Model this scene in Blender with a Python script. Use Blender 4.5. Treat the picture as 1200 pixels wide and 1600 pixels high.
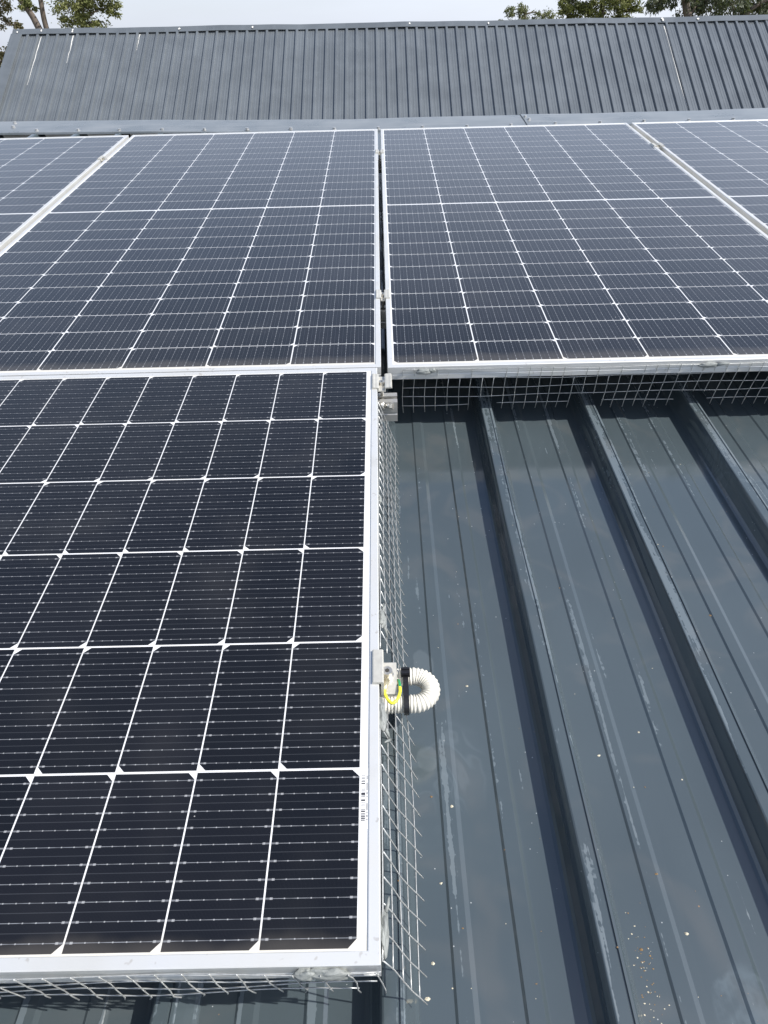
import bpy, math, random
from mathutils import Vector, Matrix, noise
R = math.radians
for o in list(bpy.data.objects): bpy.data.objects.remove(o)
sc = bpy.context.scene
col = sc.collection

# ------------------------------------------------------------------ camera
PITCH = R(6.0)                                   # fall of the metal roof
ROOF = Matrix.Translation((0, 0, 3.2)) @ Matrix.Rotation(PITCH, 4, 'X')   # roof frame: x along eave, y up-slope, z off the panels
cam = bpy.data.cameras.new('camera')
cam.sensor_fit = 'HORIZONTAL'; cam.sensor_width = 36.0
cam.lens = 1106.64 / 1200 * 36.0
cam.clip_start = 0.02; cam.clip_end = 3000
camo = bpy.data.objects.new('camera', cam); col.objects.link(camo)
right = Vector((0.99973626, -0.0102459, -0.02055298))
down = Vector((-0.02234763, -0.6401959, -0.76788657))
fwd = Vector((-0.00529025, 0.76814336, -0.64025603))
cm = Matrix.Identity(4)
for i in range(3):
    cm[i][0] = right[i]; cm[i][1] = -down[i]; cm[i][2] = -fwd[i]
cm[0][3], cm[1][3], cm[2][3] = 0.01583, -0.23326, 0.73523
camo.matrix_world = ROOF @ cm
sc.camera = camo

# ------------------------------------------------------------------ sky, sun, exposure
SUN = (ROOF.to_3x3() @ Vector((0.83, -0.16, 1.0))).normalized()
elev = math.asin(SUN.z); azim = math.atan2(SUN.x, SUN.y)
w = bpy.data.worlds.new('World'); sc.world = w; w.use_nodes = True
nt = w.node_tree; nt.nodes.clear()
wo = nt.nodes.new('ShaderNodeOutputWorld'); bg = nt.nodes.new('ShaderNodeBackground')
sky = nt.nodes.new('ShaderNodeTexSky'); sky.sky_type = 'NISHITA'; sky.sun_disc = False
sky.sun_elevation = elev; sky.sun_rotation = azim
sky.air_density = 1.0; sky.dust_density = 1.6; sky.ozone_density = 2.5; sky.altitude = 100
bg.inputs['Strength'].default_value = 0.12
# thin white haze veil over the whole sky, thicker low down, with faint high cloud streaks
tc = nt.nodes.new('ShaderNodeTexCoord'); sx = nt.nodes.new('ShaderNodeSeparateXYZ'); nt.links.new(tc.outputs['Generated'], sx.inputs[0])
mr = nt.nodes.new('ShaderNodeMapRange'); mr.interpolation_type = 'SMOOTHSTEP'
nt.links.new(sx.outputs[2], mr.inputs[0]); mr.inputs[1].default_value = -.05; mr.inputs[2].default_value = .72; mr.inputs[3].default_value = .74; mr.inputs[4].default_value = .03
mpn = nt.nodes.new('ShaderNodeMapping'); mpn.inputs['Scale'].default_value = (1.2, 2.0, 7.0); nt.links.new(tc.outputs['Generated'], mpn.inputs[0])
cn = nt.nodes.new('ShaderNodeTexNoise'); cn.inputs['Scale'].default_value = 1.6; cn.inputs['Detail'].default_value = 5; nt.links.new(mpn.outputs[0], cn.inputs['Vector'])
cr_ = nt.nodes.new('ShaderNodeMapRange'); nt.links.new(cn.outputs['Fac'], cr_.inputs[0]); cr_.inputs[1].default_value = .3; cr_.inputs[2].default_value = .7; cr_.inputs[3].default_value = -.10; cr_.inputs[4].default_value = .12
ad = nt.nodes.new('ShaderNodeMath'); ad.operation = 'ADD'; ad.use_clamp = True; nt.links.new(mr.outputs[0], ad.inputs[0]); nt.links.new(cr_.outputs[0], ad.inputs[1])
mxs = nt.nodes.new('ShaderNodeMix'); mxs.data_type = 'RGBA'; mxs.inputs[7].default_value = (5.35, 5.65, 6.45, 1)
dt = nt.nodes.new('ShaderNodeVectorMath'); dt.operation = 'DOT_PRODUCT'; nt.links.new(tc.outputs['Generated'], dt.inputs[0]); dt.inputs[1].default_value = SUN
gl = nt.nodes.new('ShaderNodeMapRange'); nt.links.new(dt.outputs['Value'], gl.inputs[0]); gl.inputs[1].default_value = -.6; gl.inputs[2].default_value = 1.0; gl.inputs[3].default_value = .80; gl.inputs[4].default_value = 1.65
vs = nt.nodes.new('ShaderNodeVectorMath'); vs.operation = 'SCALE'; vs.inputs[0].default_value = (6.45, 6.9, 7.95); nt.links.new(gl.outputs[0], vs.inputs['Scale'])   # haze scatters more light towards the sun
nt.links.new(vs.outputs[0], mxs.inputs[7])
nt.links.new(ad.outputs[0], mxs.inputs[0]); nt.links.new(sky.outputs[0], mxs.inputs[6])
nt.links.new(mxs.outputs[2], bg.inputs[0]); nt.links.new(bg.outputs[0], wo.inputs[0])
sl = bpy.data.lights.new('sun', 'SUN'); sl.energy = 4.7; sl.angle = R(0.55); sl.color = (1.0, 0.96, 0.90)
so = bpy.data.objects.new('sun', sl); col.objects.link(so)
so.rotation_euler = SUN.to_track_quat('Z', 'Y').to_euler(); so.location = (8, -4, 14)
sc.view_settings.view_transform = 'Standard'; sc.view_settings.look = 'None'
sc.view_settings.exposure = 0.28; sc.view_settings.gamma = 1.0
sc.view_settings.use_curve_mapping = False
sc.cycles.max_bounces = 6; sc.cycles.diffuse_bounces = 3; sc.cycles.glossy_bounces = 3; sc.cycles.transparent_max_bounces = 4

# ------------------------------------------------------------------ helpers
class MB:
    """collects faces for ONE mesh"""
    def __init__(s): s.v = []; s.f = []; s.mi = []
    def face(s, pts, m=0):
        i = len(s.v); s.v += [tuple(p) for p in pts]; s.f.append(tuple(range(i, i + len(pts)))); s.mi.append(m)
    def box(s, x0, x1, y0, y1, z0, z1, m=0):
        i = len(s.v)
        s.v += [(x0,y0,z0),(x1,y0,z0),(x1,y1,z0),(x0,y1,z0),(x0,y0,z1),(x1,y0,z1),(x1,y1,z1),(x0,y1,z1)]
        for q in ((0,3,2,1),(4,5,6,7),(0,1,5,4),(1,2,6,5),(2,3,7,6),(3,0,4,7)):
            s.f.append(tuple(i + k for k in q)); s.mi.append(m)
    def strip(s, A, B, m=0, closed=False):
        """quads between two equal point rows"""
        i = len(s.v); n = len(A); s.v += [tuple(p) for p in A] + [tuple(p) for p in B]
        for k in range(n if closed else n - 1):
            j = (k + 1) % n
            s.f.append((i + k, i + j, i + n + j, i + n + k)); s.mi.append(m)
    def prism(s, prof, fn0, fn1, m=0, caps=True):
        """closed profile swept between two placements"""
        A = [fn0(p) for p in prof]; B = [fn1(p) for p in prof]
        s.strip(A, B, m, True)
        if caps: s.face(list(reversed(A)), m); s.face(B, m)
    def tube(s, pts, rad, n=6, m=0, cap=True, mfun=None):
        pts = [Vector(p) for p in pts]
        rads = rad if isinstance(rad, (list, tuple)) else [rad] * len(pts)
        rows = []; up = None
        for k, p in enumerate(pts):
            t = (pts[min(k + 1, len(pts) - 1)] - pts[max(k - 1, 0)])
            t = t.normalized() if t.length > 1e-9 else Vector((0, 0, 1))
            if up is None: up = Vector((0, 0, 1)) if abs(t.z) < .9 else Vector((1, 0, 0))
            a = t.cross(up)
            if a.length < 1e-6: a = t.orthogonal()
            a.normalize(); b = a.cross(t).normalized(); up = b
            rows.append([p + (a * math.cos(2 * math.pi * q / n) + b * math.sin(2 * math.pi * q / n)) * rads[k] for q in range(n)])
        i = len(s.v)
        for r in rows: s.v += [tuple(p) for p in r]
        for k in range(len(rows) - 1):
            for q in range(n):
                j = (q + 1) % n
                s.f.append((i + k*n + q, i + k*n + j, i + (k+1)*n + j, i + (k+1)*n + q))
                s.mi.append(mfun(k, q) if mfun else m)
        if cap:
            s.f.append(tuple(i + q for q in reversed(range(n)))); s.mi.append(m)
            s.f.append(tuple(i + (len(rows)-1)*n + q for q in range(n))); s.mi.append(m)
    def cyl(s, c, axis, r, h, n=16, m=0, r2=None):
        c = Vector(c); axis = Vector(axis).normalized()
        s.tube([c, c + axis * h], [r, r if r2 is None else r2], n, m)
    def mesh(s, name, mats, smooth=False):
        me = bpy.data.meshes.new(name); me.from_pydata(s.v, [], s.f); me.validate(verbose=False)
        for mt in (mats if isinstance(mats, (list, tuple)) else [mats]): me.materials.append(mt)
        if len(me.polygons) == len(s.mi): me.polygons.foreach_set('material_index', s.mi)
        if smooth: me.polygons.foreach_set('use_smooth', [True] * len(me.polygons))
        me.update(); return me
    def build(s, name, mats, parent=None, smooth=False): return put(name, s.mesh(name, mats, smooth), parent)
def put(name, me, parent=None, loc=None, rot=None):
    o = bpy.data.objects.new(name, me); col.objects.link(o)
    if parent: o.parent = parent
    if loc: o.location = loc
    if rot: o.rotation_euler = rot
    return o
def tag(o, label=None, cat=None, group=None, kind=None):
    if label: o['label'] = label
    if cat: o['category'] = cat
    if group: o['group'] = group
    if kind: o['kind'] = kind
    return o
def on_roof(name, x=0, y=0, z=0, rz=0):
    e = bpy.data.objects.new(name, None); e.empty_display_size = .05; col.objects.link(e)
    e.matrix_world = ROOF @ Matrix.Translation((x, y, z)) @ Matrix.Rotation(rz, 4, 'Z'); return e
def in_world(name, x=0, y=0, z=0):
    e = bpy.data.objects.new(name, None); e.empty_display_size = .05; col.objects.link(e); e.location = (x, y, z); return e
def kids(o): return [c for c in col.objects if c.parent == o]
def copy_tree(o, parent=None):
    c = o.copy(); col.objects.link(c)
    if parent: c.parent = parent
    for ch in kids(o): copy_tree(ch, c)
    return c

# ------------------------------------------------------------------ materials
class N:
    def __init__(s, name):
        s.m = bpy.data.materials.new(name); s.m.use_nodes = True; s.t = s.m.node_tree; s.t.nodes.clear()
        s.out = s.t.nodes.new('ShaderNodeOutputMaterial'); s.b = s.t.nodes.new('ShaderNodeBsdfPrincipled')
        s.t.links.new(s.b.outputs[0], s.out.inputs[0])
    def n(s, typ, **kw):
        nd = s.t.nodes.new('ShaderNode' + typ)
        for k, v in kw.items():
            if k in nd.inputs.keys(): s.set(nd.inputs[k], v)
            else: setattr(nd, k, v)
        return nd
    def set(s, sock, v):
        if hasattr(v, 'is_output'): s.t.links.new(v, sock)
        else:
            if sock.type == 'RGBA' and len(v) == 3: v = (*v, 1)
            sock.default_value = v
    def p(s, **kw):
        for k, v in kw.items(): s.set(s.b.inputs[k.replace('_', ' ')], v)
        return s
    def math(s, op, a, b=None, c=None, clamp=False):
        nd = s.t.nodes.new('ShaderNodeMath'); nd.operation = op; nd.use_clamp = clamp
        s.set(nd.inputs[0], a)
        if b is not None: s.set(nd.inputs[1], b)
        if c is not None: s.set(nd.inputs[2], c)
        return nd.outputs[0]
    def mix(s, fac, a, b):
        nd = s.t.nodes.new('ShaderNodeMix'); nd.data_type = 'RGBA'
        s.set(nd.inputs[0], fac); s.set(nd.inputs[6], a); s.set(nd.inputs[7], b); return nd.outputs[2]
    def step(s, v, lo, hi, a=0.0, b=1.0):
        nd = s.t.nodes.new('ShaderNodeMapRange'); nd.interpolation_type = 'SMOOTHSTEP'
        s.set(nd.inputs[0], v); s.set(nd.inputs[1], lo); s.set(nd.inputs[2], hi); s.set(nd.inputs[3], a); s.set(nd.inputs[4], b)
        return nd.outputs[0]
    def pos(s, scale=(1,1,1), world=True):
        src = s.n('NewGeometry').outputs['Position'] if world else s.n('TexCoord').outputs['Object']
        mp = s.n('Mapping', Scale=scale); s.t.links.new(src, mp.inputs['Vector']); return mp.outputs[0]
    def noise(s, vec, scale, detail=3, rough=.5, dist=0.0):
        return s.n('TexNoise', Vector=vec, Scale=scale, Detail=detail, Roughness=rough, Distortion=dist).outputs['Fac']
    def bump(s, h, strength, dist=.01):
        s.set(s.b.inputs['Normal'], s.n('Bump', Height=h, Strength=strength, Distance=dist).outputs[0]); return s
M = {}
def simple(name, color, rough=.5, metal=0.0, var=.12, nscale=40, bump=0.0, **kw):
    k = N(name); v = k.noise(k.pos(), nscale, 4, .6)
    f = k.step(v, .25, .75)
    c0 = tuple(x * (1 - var) for x in color); c1 = tuple(min(1, x * (1 + var)) for x in color)
    k.p(Base_Color=k.mix(f, c0, c1), Roughness=k.step(v, .2, .8, rough * .85, min(1, rough * 1.15)), Metallic=metal, **kw)
    if bump: k.bump(v, bump, .002)
    M[name] = k.m; return k.m

def roof_paint(name, base, near=True):
    """dark blue-grey baked paint: chalky run marks down the fall, specks, dried water marks"""
    k = N(name)
    P = k.pos()
    big = k.noise(P, 1.9, 3, .55)
    c = k.mix(k.step(big, .3, .7), tuple(x * .90 for x in base), tuple(x * 1.10 for x in base))
    rough = k.step(big, .3, .7, .10, .15)
    if near:
        gx = k.n('SeparateXYZ'); k.t.links.new(P, gx.inputs[0])
        u = k.math('MULTIPLY', k.math('FRACT', k.math('ADD', k.math('MULTIPLY', gx.outputs[0], 1 / .2345), 50.0)), .2345)
        st = k.noise(k.pos((48, 2.2, 2)), 1.0, 4, .66, .2)          # runs with the fall
        flute = k.math('MAXIMUM', k.step(k.math('ABSOLUTE', k.math('SUBTRACT', u, .083)), .002, .007, 1, 0), k.step(k.math('ABSOLUTE', k.math('SUBTRACT', u, .157)), .002, .008, 1, 0))
        crest = k.math('LESS_THAN', u, .0225)
        where = k.math('ADD', k.math('ADD', k.math('MULTIPLY', flute, .12), k.math('MULTIPLY', crest, .14)), k.math('MULTIPLY', k.math('SUBTRACT', big, .5), .35))
        rag = k.math('MULTIPLY', k.math('SUBTRACT', k.noise(P, 75, 2, .7), .5), .22)
        chalk = k.step(k.math('ADD', k.math('ADD', st, where), rag), .665, .70)
        c = k.mix(k.math('MULTIPLY', chalk, .42), c, (.165, .205, .23))
        # dried puddle marks: iso-lines of a warped noise, only in some places
        wv = k.noise(P, 7.0, 2, .5, 1.5)
        band = k.math('ABSOLUTE', k.math('SUBTRACT', k.math('FRACT', k.math('MULTIPLY', wv, 8.0)), .5))
        area = k.step(big, .60, .66)
        c = k.mix(k.math('MULTIPLY', k.math('ADD', k.math('MULTIPLY', k.step(band, .02, .30, 1, 0), .12), .05), area), c, (.20, .24, .265))
        # three dried water marks with an outline of their own
        edge_ = k.noise(P, 26, 3, .6)
        def blot(cx, cy, rx, ry):
            dx = k.math('MULTIPLY', k.math('SUBTRACT', gx.outputs[0], cx), 1 / rx); dy = k.math('MULTIPLY', k.math('SUBTRACT', gx.outputs[1], cy), 1 / ry)
            r2 = k.math('ADD', k.math('MULTIPLY', dx, dx), k.math('MULTIPLY', dy, dy))
            return k.step(k.math('ADD', r2, k.math('MULTIPLY', k.math('SUBTRACT', edge_, .5), 1.7)), .70, 1.0, 1, 0)
        bl_ = k.math('MAXIMUM', blot(.066, .475, .017, .036), blot(.062, .315, .016, .022))
        c = k.mix(k.math('MULTIPLY', bl_, .22), c, (.165, .195, .21))
        big_ = blot(.385, .005, .038, .060)
        c = k.mix(k.math('MULTIPLY', big_, k.step(k.math('ADD', edge_, k.math('MULTIPLY', st, .5)), .62, .85, .02, .26)), c, (.17, .215, .24))
        # brownish dust film
        c = k.mix(k.step(wv, .50, .75, 0, .16), c, (.16, .15, .135))
        # specks of grit and droppings
        for sc_, thr, colr, lim in ((125, .115, (.40, .42, .42), .945), (46, .055, (.27, .17, .09), .90)):
            vo = k.n('TexVoronoi', Vector=P, Scale=sc_)
            d = k.step(vo.outputs['Distance'], thr * .6, thr, 1, 0)
            sel = k.n('SeparateColor'); k.t.links.new(vo.outputs['Color'], sel.inputs[0])
            on = k.math('GREATER_THAN', k.math('ADD', sel.outputs[0], k.math('MULTIPLY', k.math('SUBTRACT', wv, .5), .5)), lim)
            c = k.mix(k.math('MULTIPLY', d, on), c, colr)
        rough = k.math('ADD', rough, k.math('MULTIPLY', chalk, .25))
    else:
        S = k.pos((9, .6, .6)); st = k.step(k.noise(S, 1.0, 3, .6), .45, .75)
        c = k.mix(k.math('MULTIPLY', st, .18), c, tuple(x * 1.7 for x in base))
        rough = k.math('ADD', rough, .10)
    k.p(Base_Color=c, Roughness=rough, Metallic=0.0, IOR=1.85 if near else 1.7, Specular_IOR_Level=.5)
    can = k.noise(k.pos((6, .9, 1)), 1.0, 1, .5)
    k.bump(can, .30 if near else .2, .012)
    M[name] = k.m
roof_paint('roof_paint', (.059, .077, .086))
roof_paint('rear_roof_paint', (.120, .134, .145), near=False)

def flashing_mat():
    k = N('flashing'); P = k.pos()
    v = k.noise(P, 4, 4, .6); s_ = k.noise(k.pos((3, 40, 40)), 1.0, 3, .6)
    c = k.mix(k.step(v, .3, .7), (.16, .18, .19), (.25, .27, .28))
    c = k.mix(k.math('MULTIPLY', k.step(s_, .5, .75), .4), c, (.36, .37, .37))
    k.p(Base_Color=c, Roughness=k.step(v, .2, .8, .24, .36), Metallic=.25); k.bump(v, .15, .01); M['flashing'] = k.m
flashing_mat()

GLASS = dict(Coat_Weight=1.0, Coat_IOR=1.45)
def cell_mat():
    k = N('solar_cell')
    O = k.n('TexCoord').outputs['Object']; sp = k.n('SeparateXYZ'); k.t.links.new(O, sp.inputs[0])
    x, y = sp.outputs[0], sp.outputs[1]
    rnd = k.n('ObjectInfo').outputs['Random']
    c = k.mix(rnd, (.0042, .0048, .0066), (.0085, .0090, .0118))
    # fingers: faint fine lines across the cell
    fin = k.math('ABSOLUTE', k.math('SUBTRACT', k.math('FRACT', k.math('MULTIPLY', x, 760.0)), .5))
    c = k.mix(k.math('MULTIPLY', k.step(fin, .30, .44), .05), c, (.10, .11, .13))
    # half-way dotted line between ribbons
    u = k.math('FRACT', k.math('ADD', k.math('MULTIPLY', y, 1 / .0182), 100.0))   # ribbons sit at u=.5
    du = k.math('MULTIPLY', k.math('ABSOLUTE', k.math('SUBTRACT', u, .5)), .0182)
    dm = k.math('MULTIPLY', k.math('ABSOLUTE', k.math('SUBTRACT', k.math('FRACT', k.math('ADD', u, .5)), .5)), .0182)
    c = k.mix(k.math('MULTIPLY', k.step(dm, .0002, .0006, 1, 0), .10), c, (.25, .27, .3))
    # solder dots along the ribbon and larger pads at its ends
    v = k.math('FRACT', k.math('ADD', k.math('MULTIPLY', x, 1 / .0132), 100.5))
    dv = k.math('MULTIPLY', k.math('ABSOLUTE', k.math('SUBTRACT', v, .5)), .0132)
    ax = k.math('ABSOLUTE', x)
    inside = k.math('LESS_THAN', ax, .0365)
    dot = k.math('MULTIPLY', k.math('MULTIPLY', k.step(dv, .0004, .0010, 1, 0), k.step(du, .0004, .0009, 1, 0)), inside)
    pad = k.math('MULTIPLY', k.step(k.math('ABSOLUTE', k.math('SUBTRACT', ax, .0395)), .0010, .0018, 1, 0), k.step(du, .0008, .0014, 1, 0))
    tail = k.math('MULTIPLY', k.step(ax, .0395, .0400), k.step(du, .0009, .0013, 1, 0))
    rib = k.step(du, .00022, .00045, 1, 0)
    vary = k.step(k.noise(k.pos(), 55, 1, .6), .3, .7, .45, 1.0)
    c = k.mix(k.math('MULTIPLY', rib, k.math('MULTIPLY', vary, .55)), c, (.36, .38, .41))
    c = k.mix(k.math('MULTIPLY', tail, .25), c, (.30, .31, .33))
    dp = k.math('MAXIMUM', dot, pad)
    c = k.mix(k.math('MULTIPLY', dp, .50), c, (.50, .51, .52))
    # dust film and specks lying on the glass
    P = k.pos(); du_ = k.step(k.noise(P, 7, 2, .6), .45, .8)
    c = k.mix(k.math('MULTIPLY', du_, .016), c, (.5, .48, .44))
    vo = k.n('TexVoronoi', Vector=P, Scale=34); sel = k.n('SeparateColor'); k.t.links.new(vo.outputs['Color'], sel.inputs[0])
    sp_ = k.math('MULTIPLY', k.step(vo.outputs['Distance'], .03, .05, 1, 0), k.math('GREATER_THAN', sel.outputs[1], .93))
    c = k.mix(k.math('MULTIPLY', sp_, .75), c, (.6, .6, .58))
    yy = k.n('SeparateXYZ'); k.t.links.new(P, yy.inputs[0])
    wob = k.math('MULTIPLY', k.math('SUBTRACT', k.noise(P, 16, 2, .6), .5), .03)
    e = k.math('ADD', yy.outputs[1], wob)
    low = k.math('ADD', k.math('MULTIPLY', k.step(e, 1.165, 1.195, 1, 0), k.math('GREATER_THAN', yy.outputs[1], 1.135)), k.step(e, .012, .034, 1, 0))
    c = k.mix(k.math('MULTIPLY', low, .075), c, (.5, .45, .38))
    k.p(Base_Color=c, Roughness=.35, Metallic=0.0, Specular_IOR_Level=.04, **GLASS)
    k.p(Coat_Roughness=.12)
    M['solar_cell'] = k.m
cell_mat()
def laminate_mat():
    k = N('white_backsheet'); P = k.pos(); v = k.noise(P, 14, 4, .6)
    c = k.mix(k.step(v, .3, .75), (.74, .75, .76), (.67, .67, .65))
    yy = k.n('SeparateXYZ'); k.t.links.new(P, yy.inputs[0]); e = k.math('ADD', yy.outputs[1], k.math('MULTIPLY', k.math('SUBTRACT', v, .5), .05))
    low = k.math('ADD', k.math('MULTIPLY', k.step(e, 1.155, 1.185, 1, 0), k.math('GREATER_THAN', yy.outputs[1], 1.136)), k.step(e, .016, .045, 1, 0))
    c = k.mix(k.math('MULTIPLY', low, .55), c, (.60, .54, .42))   # silt stain along the low edge
    k.p(Base_Color=c, Roughness=.5, Coat_Roughness=.12, **GLASS); M['white_backsheet'] = k.m
laminate_mat()
def barcode_mat():
    k = N('barcode_print'); O = k.n('TexCoord').outputs['Object']; sp = k.n('SeparateXYZ'); k.t.links.new(O, sp.inputs[0])
    y = sp.outputs[1]; x = sp.outputs[0]
    cell = k.math('FLOOR', k.math('MULTIPLY', y, 1900.0))
    wn = k.n('TexWhiteNoise', noise_dimensions='1D'); k.t.links.new(cell, wn.inputs['W'])
    bars = k.math('GREATER_THAN', wn.outputs['Value'], .48)
    zone = k.math('MULTIPLY', k.math('MULTIPLY', k.math('LESS_THAN', x, .0012), k.math('GREATER_THAN', x, -.0034)), k.math('LESS_THAN', k.math('ABSOLUTE', y), .0285))
    # row of tiny serial digits beside the bars
    wn2 = k.n('TexWhiteNoise', noise_dimensions='1D'); k.t.links.new(k.math('FLOOR', k.math('MULTIPLY', y, 620.0)), wn2.inputs['W'])
    dz = k.math('MULTIPLY', k.math('MULTIPLY', k.math('GREATER_THAN', x, .0022), k.math('LESS_THAN', x, .0038)), k.math('LESS_THAN', k.math('ABSOLUTE', y), .026))
    f = k.math('MAXIMUM', k.math('MULTIPLY', bars, zone), k.math('MULTIPLY', k.math('MULTIPLY', dz, k.math('GREATER_THAN', wn2.outputs['Value'], .4)), .7))
    k.p(Base_Color=k.mix(f, (.88, .88, .86), (.04, .04, .045)), Roughness=.4, Coat_Roughness=.12, **GLASS); M['barcode_print'] = k.m
barcode_mat()
def frame_mat():
    k = N('anodised_aluminium'); P = k.pos()
    v = k.noise(P, 9, 3, .6); br = v
    c = k.mix(k.step(v, .35, .75), (.75, .755, .745), (.69, .685, .65))
    # thin dirt freckles
    d = k.step(k.noise(P, 70, 2, .7), .64, .72)
    c = k.mix(k.math('MULTIPLY', d, .38), c, (.36, .31, .25))
    g2 = k.step(k.noise(k.pos((1, 1, 3)), 5.5, 3, .7), .56, .72)
    c = k.mix(k.math('MULTIPLY', g2, .22), c, (.44, .42, .37))
    k.p(Base_Color=c, Metallic=.45, Roughness=k.step(br, .3, .7, .34, .44)); M['anodised_aluminium'] = k.m
frame_mat()
simple('mill_aluminium', (.50, .49, .46), .38, .6, .1, 60, .05)
simple('clamp_aluminium', (.57, .555, .50), .42, .35, .08, 90, .05)
simple('bolt_steel', (.62, .60, .55), .3, .8, .12, 200, .05)
simple('dark_socket', (.03, .028, .025), .6, 0, .2, 200)
simple('brass_lug', (.58, .52, .36), .35, .7, .15, 200)
simple('galvanised_wire', (.50, .51, .50), .38, .55, .16, 120, .1)
simple('sealant', (.235, .25, .24), .6, 0, .2, 90, .5)
simple('white_conduit', (.66, .64, .57), .45, 0, .06, 60)
simple('black_nylon', (.012, .012, .014), .35, 0, .2, 90)
simple('wire_yellow', (.80, .74, .05), .35, 0, .05, 90)
simple('wire_green', (.02, .28, .10), .35, 0, .1, 90)
simple('screw_metal', (.55, .55, .54), .35, .6, .15, 90)
simple('wall_paint', (.55, .52, .46), .8, 0, .08, 6, .1)
simple('dropping_white', (.72, .71, .66), .7, 0, .12, 30)
simple('litter_brown', (.20, .125, .055), .8, 0, .35, 300, .3)
simple('litter_pale', (.55, .50, .38), .8, 0, .3, 300, .3)
simple('bark', (.13, .105, .085), .9, 0, .35, 5, .6)
def leaf_mat(name, a, b):
    k = N(name); v = k.noise(k.pos(), 1.3, 4, .7)
    c = k.mix(k.step(v, .3, .7), a, b)
    k.p(Base_Color=c, Roughness=.5, Specular_IOR_Level=.3)
    tr = k.n('BsdfTranslucent', Color=k.mix(.5, c, (.16, .20, .03))); mx = k.n('MixShader'); mx.inputs[0].default_value = .3
    k.t.links.new(k.b.outputs[0], mx.inputs[1]); k.t.links.new(tr.outputs[0], mx.inputs[2]); k.t.links.new(mx.outputs[0], k.out.inputs[0])
    M[name] = k.m
leaf_mat('leaf_olive', (.115, .135, .042), (.215, .225, .09))
leaf_mat('leaf_mid', (.12, .14, .06), (.22, .23, .12))
leaf_mat('leaf_grey', (.060, .078, .045), (.135, .150, .095))
leaf_mat('leaf_dry', (.12, .105, .05), (.19, .165, .085))
def ground_mat():
    k = N('dry_grass'); P = k.pos(); v = k.noise(P, .35, 6, .65); f = k.noise(P, 6, 4, .7)
    c = k.mix(k.step(v, .35, .65), (.10, .11, .045), (.22, .185, .10)); c = k.mix(k.math('MULTIPLY', f, .5), c, (.14, .12, .07))
    k.p(Base_Color=c, Roughness=.95); k.bump(f, .4, .05); M['dry_grass'] = k.m
ground_mat()

# ------------------------------------------------------------------ ground
g = MB(); g.face([(-900, -900, 0), (900, -900, 0), (900, 900, 0), (-900, 900, 0)])
tag(g.build('ground', M['dry_grass']), 'dry grass ground around the two houses', kind='structure')

# ------------------------------------------------------------------ near house: ribbed steel roof under the panels
ZP, ZT = -.156, -.115                    # pan and rib-top levels in the roof frame
PIT = .2345                              # rib spacing
Y0, Y1 = -.95, 4.16
house = on_roof('house', 0, 0, ZP)
tag(house, 'low house under the dark blue-grey ribbed steel roof that carries the solar panels', 'house')
H = ZT - ZP
def rib_mesh():
    b = MB()
    prof = [(-.0205, 0), (-.0160, .0012), (-.0125, .0050), (-.0075, .0180), (-.0052, .0300), (-.0030, .0375), (-.0012, .0402), (.0006, H), (.0145, H), (.0152, H - .0016),
            (.0168, H - .0016), (.0175, H + .0004), (.0205, H), (.0222, .0395), (.0235, .036), (.033, .010), (.037, .003), (.038, 0)]
    ys = [Y0 + (Y1 - Y0) * i / 24 for i in range(25)]
    rows = []
    for j, y in enumerate(ys):
        dx = .0008 * math.sin(y * 5.1) + .0005 * math.sin(y * 13 + 1)
        rows.append([(x + (dx if z > .02 else 0), y, z) for x, z in prof])
    for a, c in zip(rows, rows[1:]): b.strip(a, c)
    b.face(rows[0]); return b.mesh('rib', M['roof_paint'])
def pan_mesh():
    b = MB(); x0, x1 = .0378, PIT - .0203
    prof = [(x0, .0004), (.070, .0002), (.0755, .0002), (.0785, .0024), (.0955, .0024), (.1015, .0004), (.112, .0002), (.149, .0002), (.1523, .0024), (.1700, .0024), (.1745, .0003), (.176, .0002), (x1, .0004)]
    ys = [Y0 + (Y1 - Y0) * i / 24 for i in range(25)]
    rows = [[(x, y, z - .0002) for x, z in prof] for y in ys]
    for a, c in zip(rows, rows[1:]): b.strip(a, c)
    return b.mesh('roof_pan', M['roof_paint'])
rm, pm = rib_mesh(), pan_mesh()
NL, NR = -17, 15
for k in range(NL, NR + 1):
    put('rib', rm, house, (k * PIT, 0, 0))
    if k < NR: put('roof_pan', pm, house, (k * PIT, 0, 0))
XL, XR = NL * PIT - .05, NR * PIT + .06
# ridge capping: two lengths that overlap, each screwed on every rib
def cap_piece(x0, x1, lift):
    b = MB(); z = H + .004 + lift
    prof = [(3.925, z - .010), (3.927, z - .001), (3.930, z), (4.06, z + .004), (4.188, z + .006), (4.196, z + .003), (4.55, z - .075), (4.552, z - .085)]
    n = 14; rows = []
    for i in range(n + 1):
        x = x0 + (x1 - x0) * i / n
        wob = .0022 * math.sin(x * 3.3) + .0012 * math.sin(x * 9.7)
        sk = min(.22, .085 * max(0, -x))              # the capping runs a little out of square
        rows.append([(x, y + sk, zz + wob) for y, zz in prof])
    for a, c in zip(rows, rows[1:]): b.strip(c, a)
    o = b.build('ridge_cap', M['flashing'], house)
    return o, z
caps = [cap_piece(XL, .93, 0), cap_piece(.80, XR, .0022)]
sm = MB(); sm.cyl((0, 0, 0), (0, 0, 1), .0125, .0018, 14); sm.cyl((0, 0, .0018), (0, 0, 1), .0088, .0095, 6)
scm = sm.mesh('screw', M['screw_metal'])
for k in range(NL, NR + 1):
    x = k * PIT + .011; c, z = caps[0] if x < .80 else caps[1]
    put('screw', scm, c, (x, 3.955 + min(.22, .085 * max(0, -x)) + .006 * math.sin(k * 2.3), z + .0005), (0, 0, k * .7))
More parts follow.
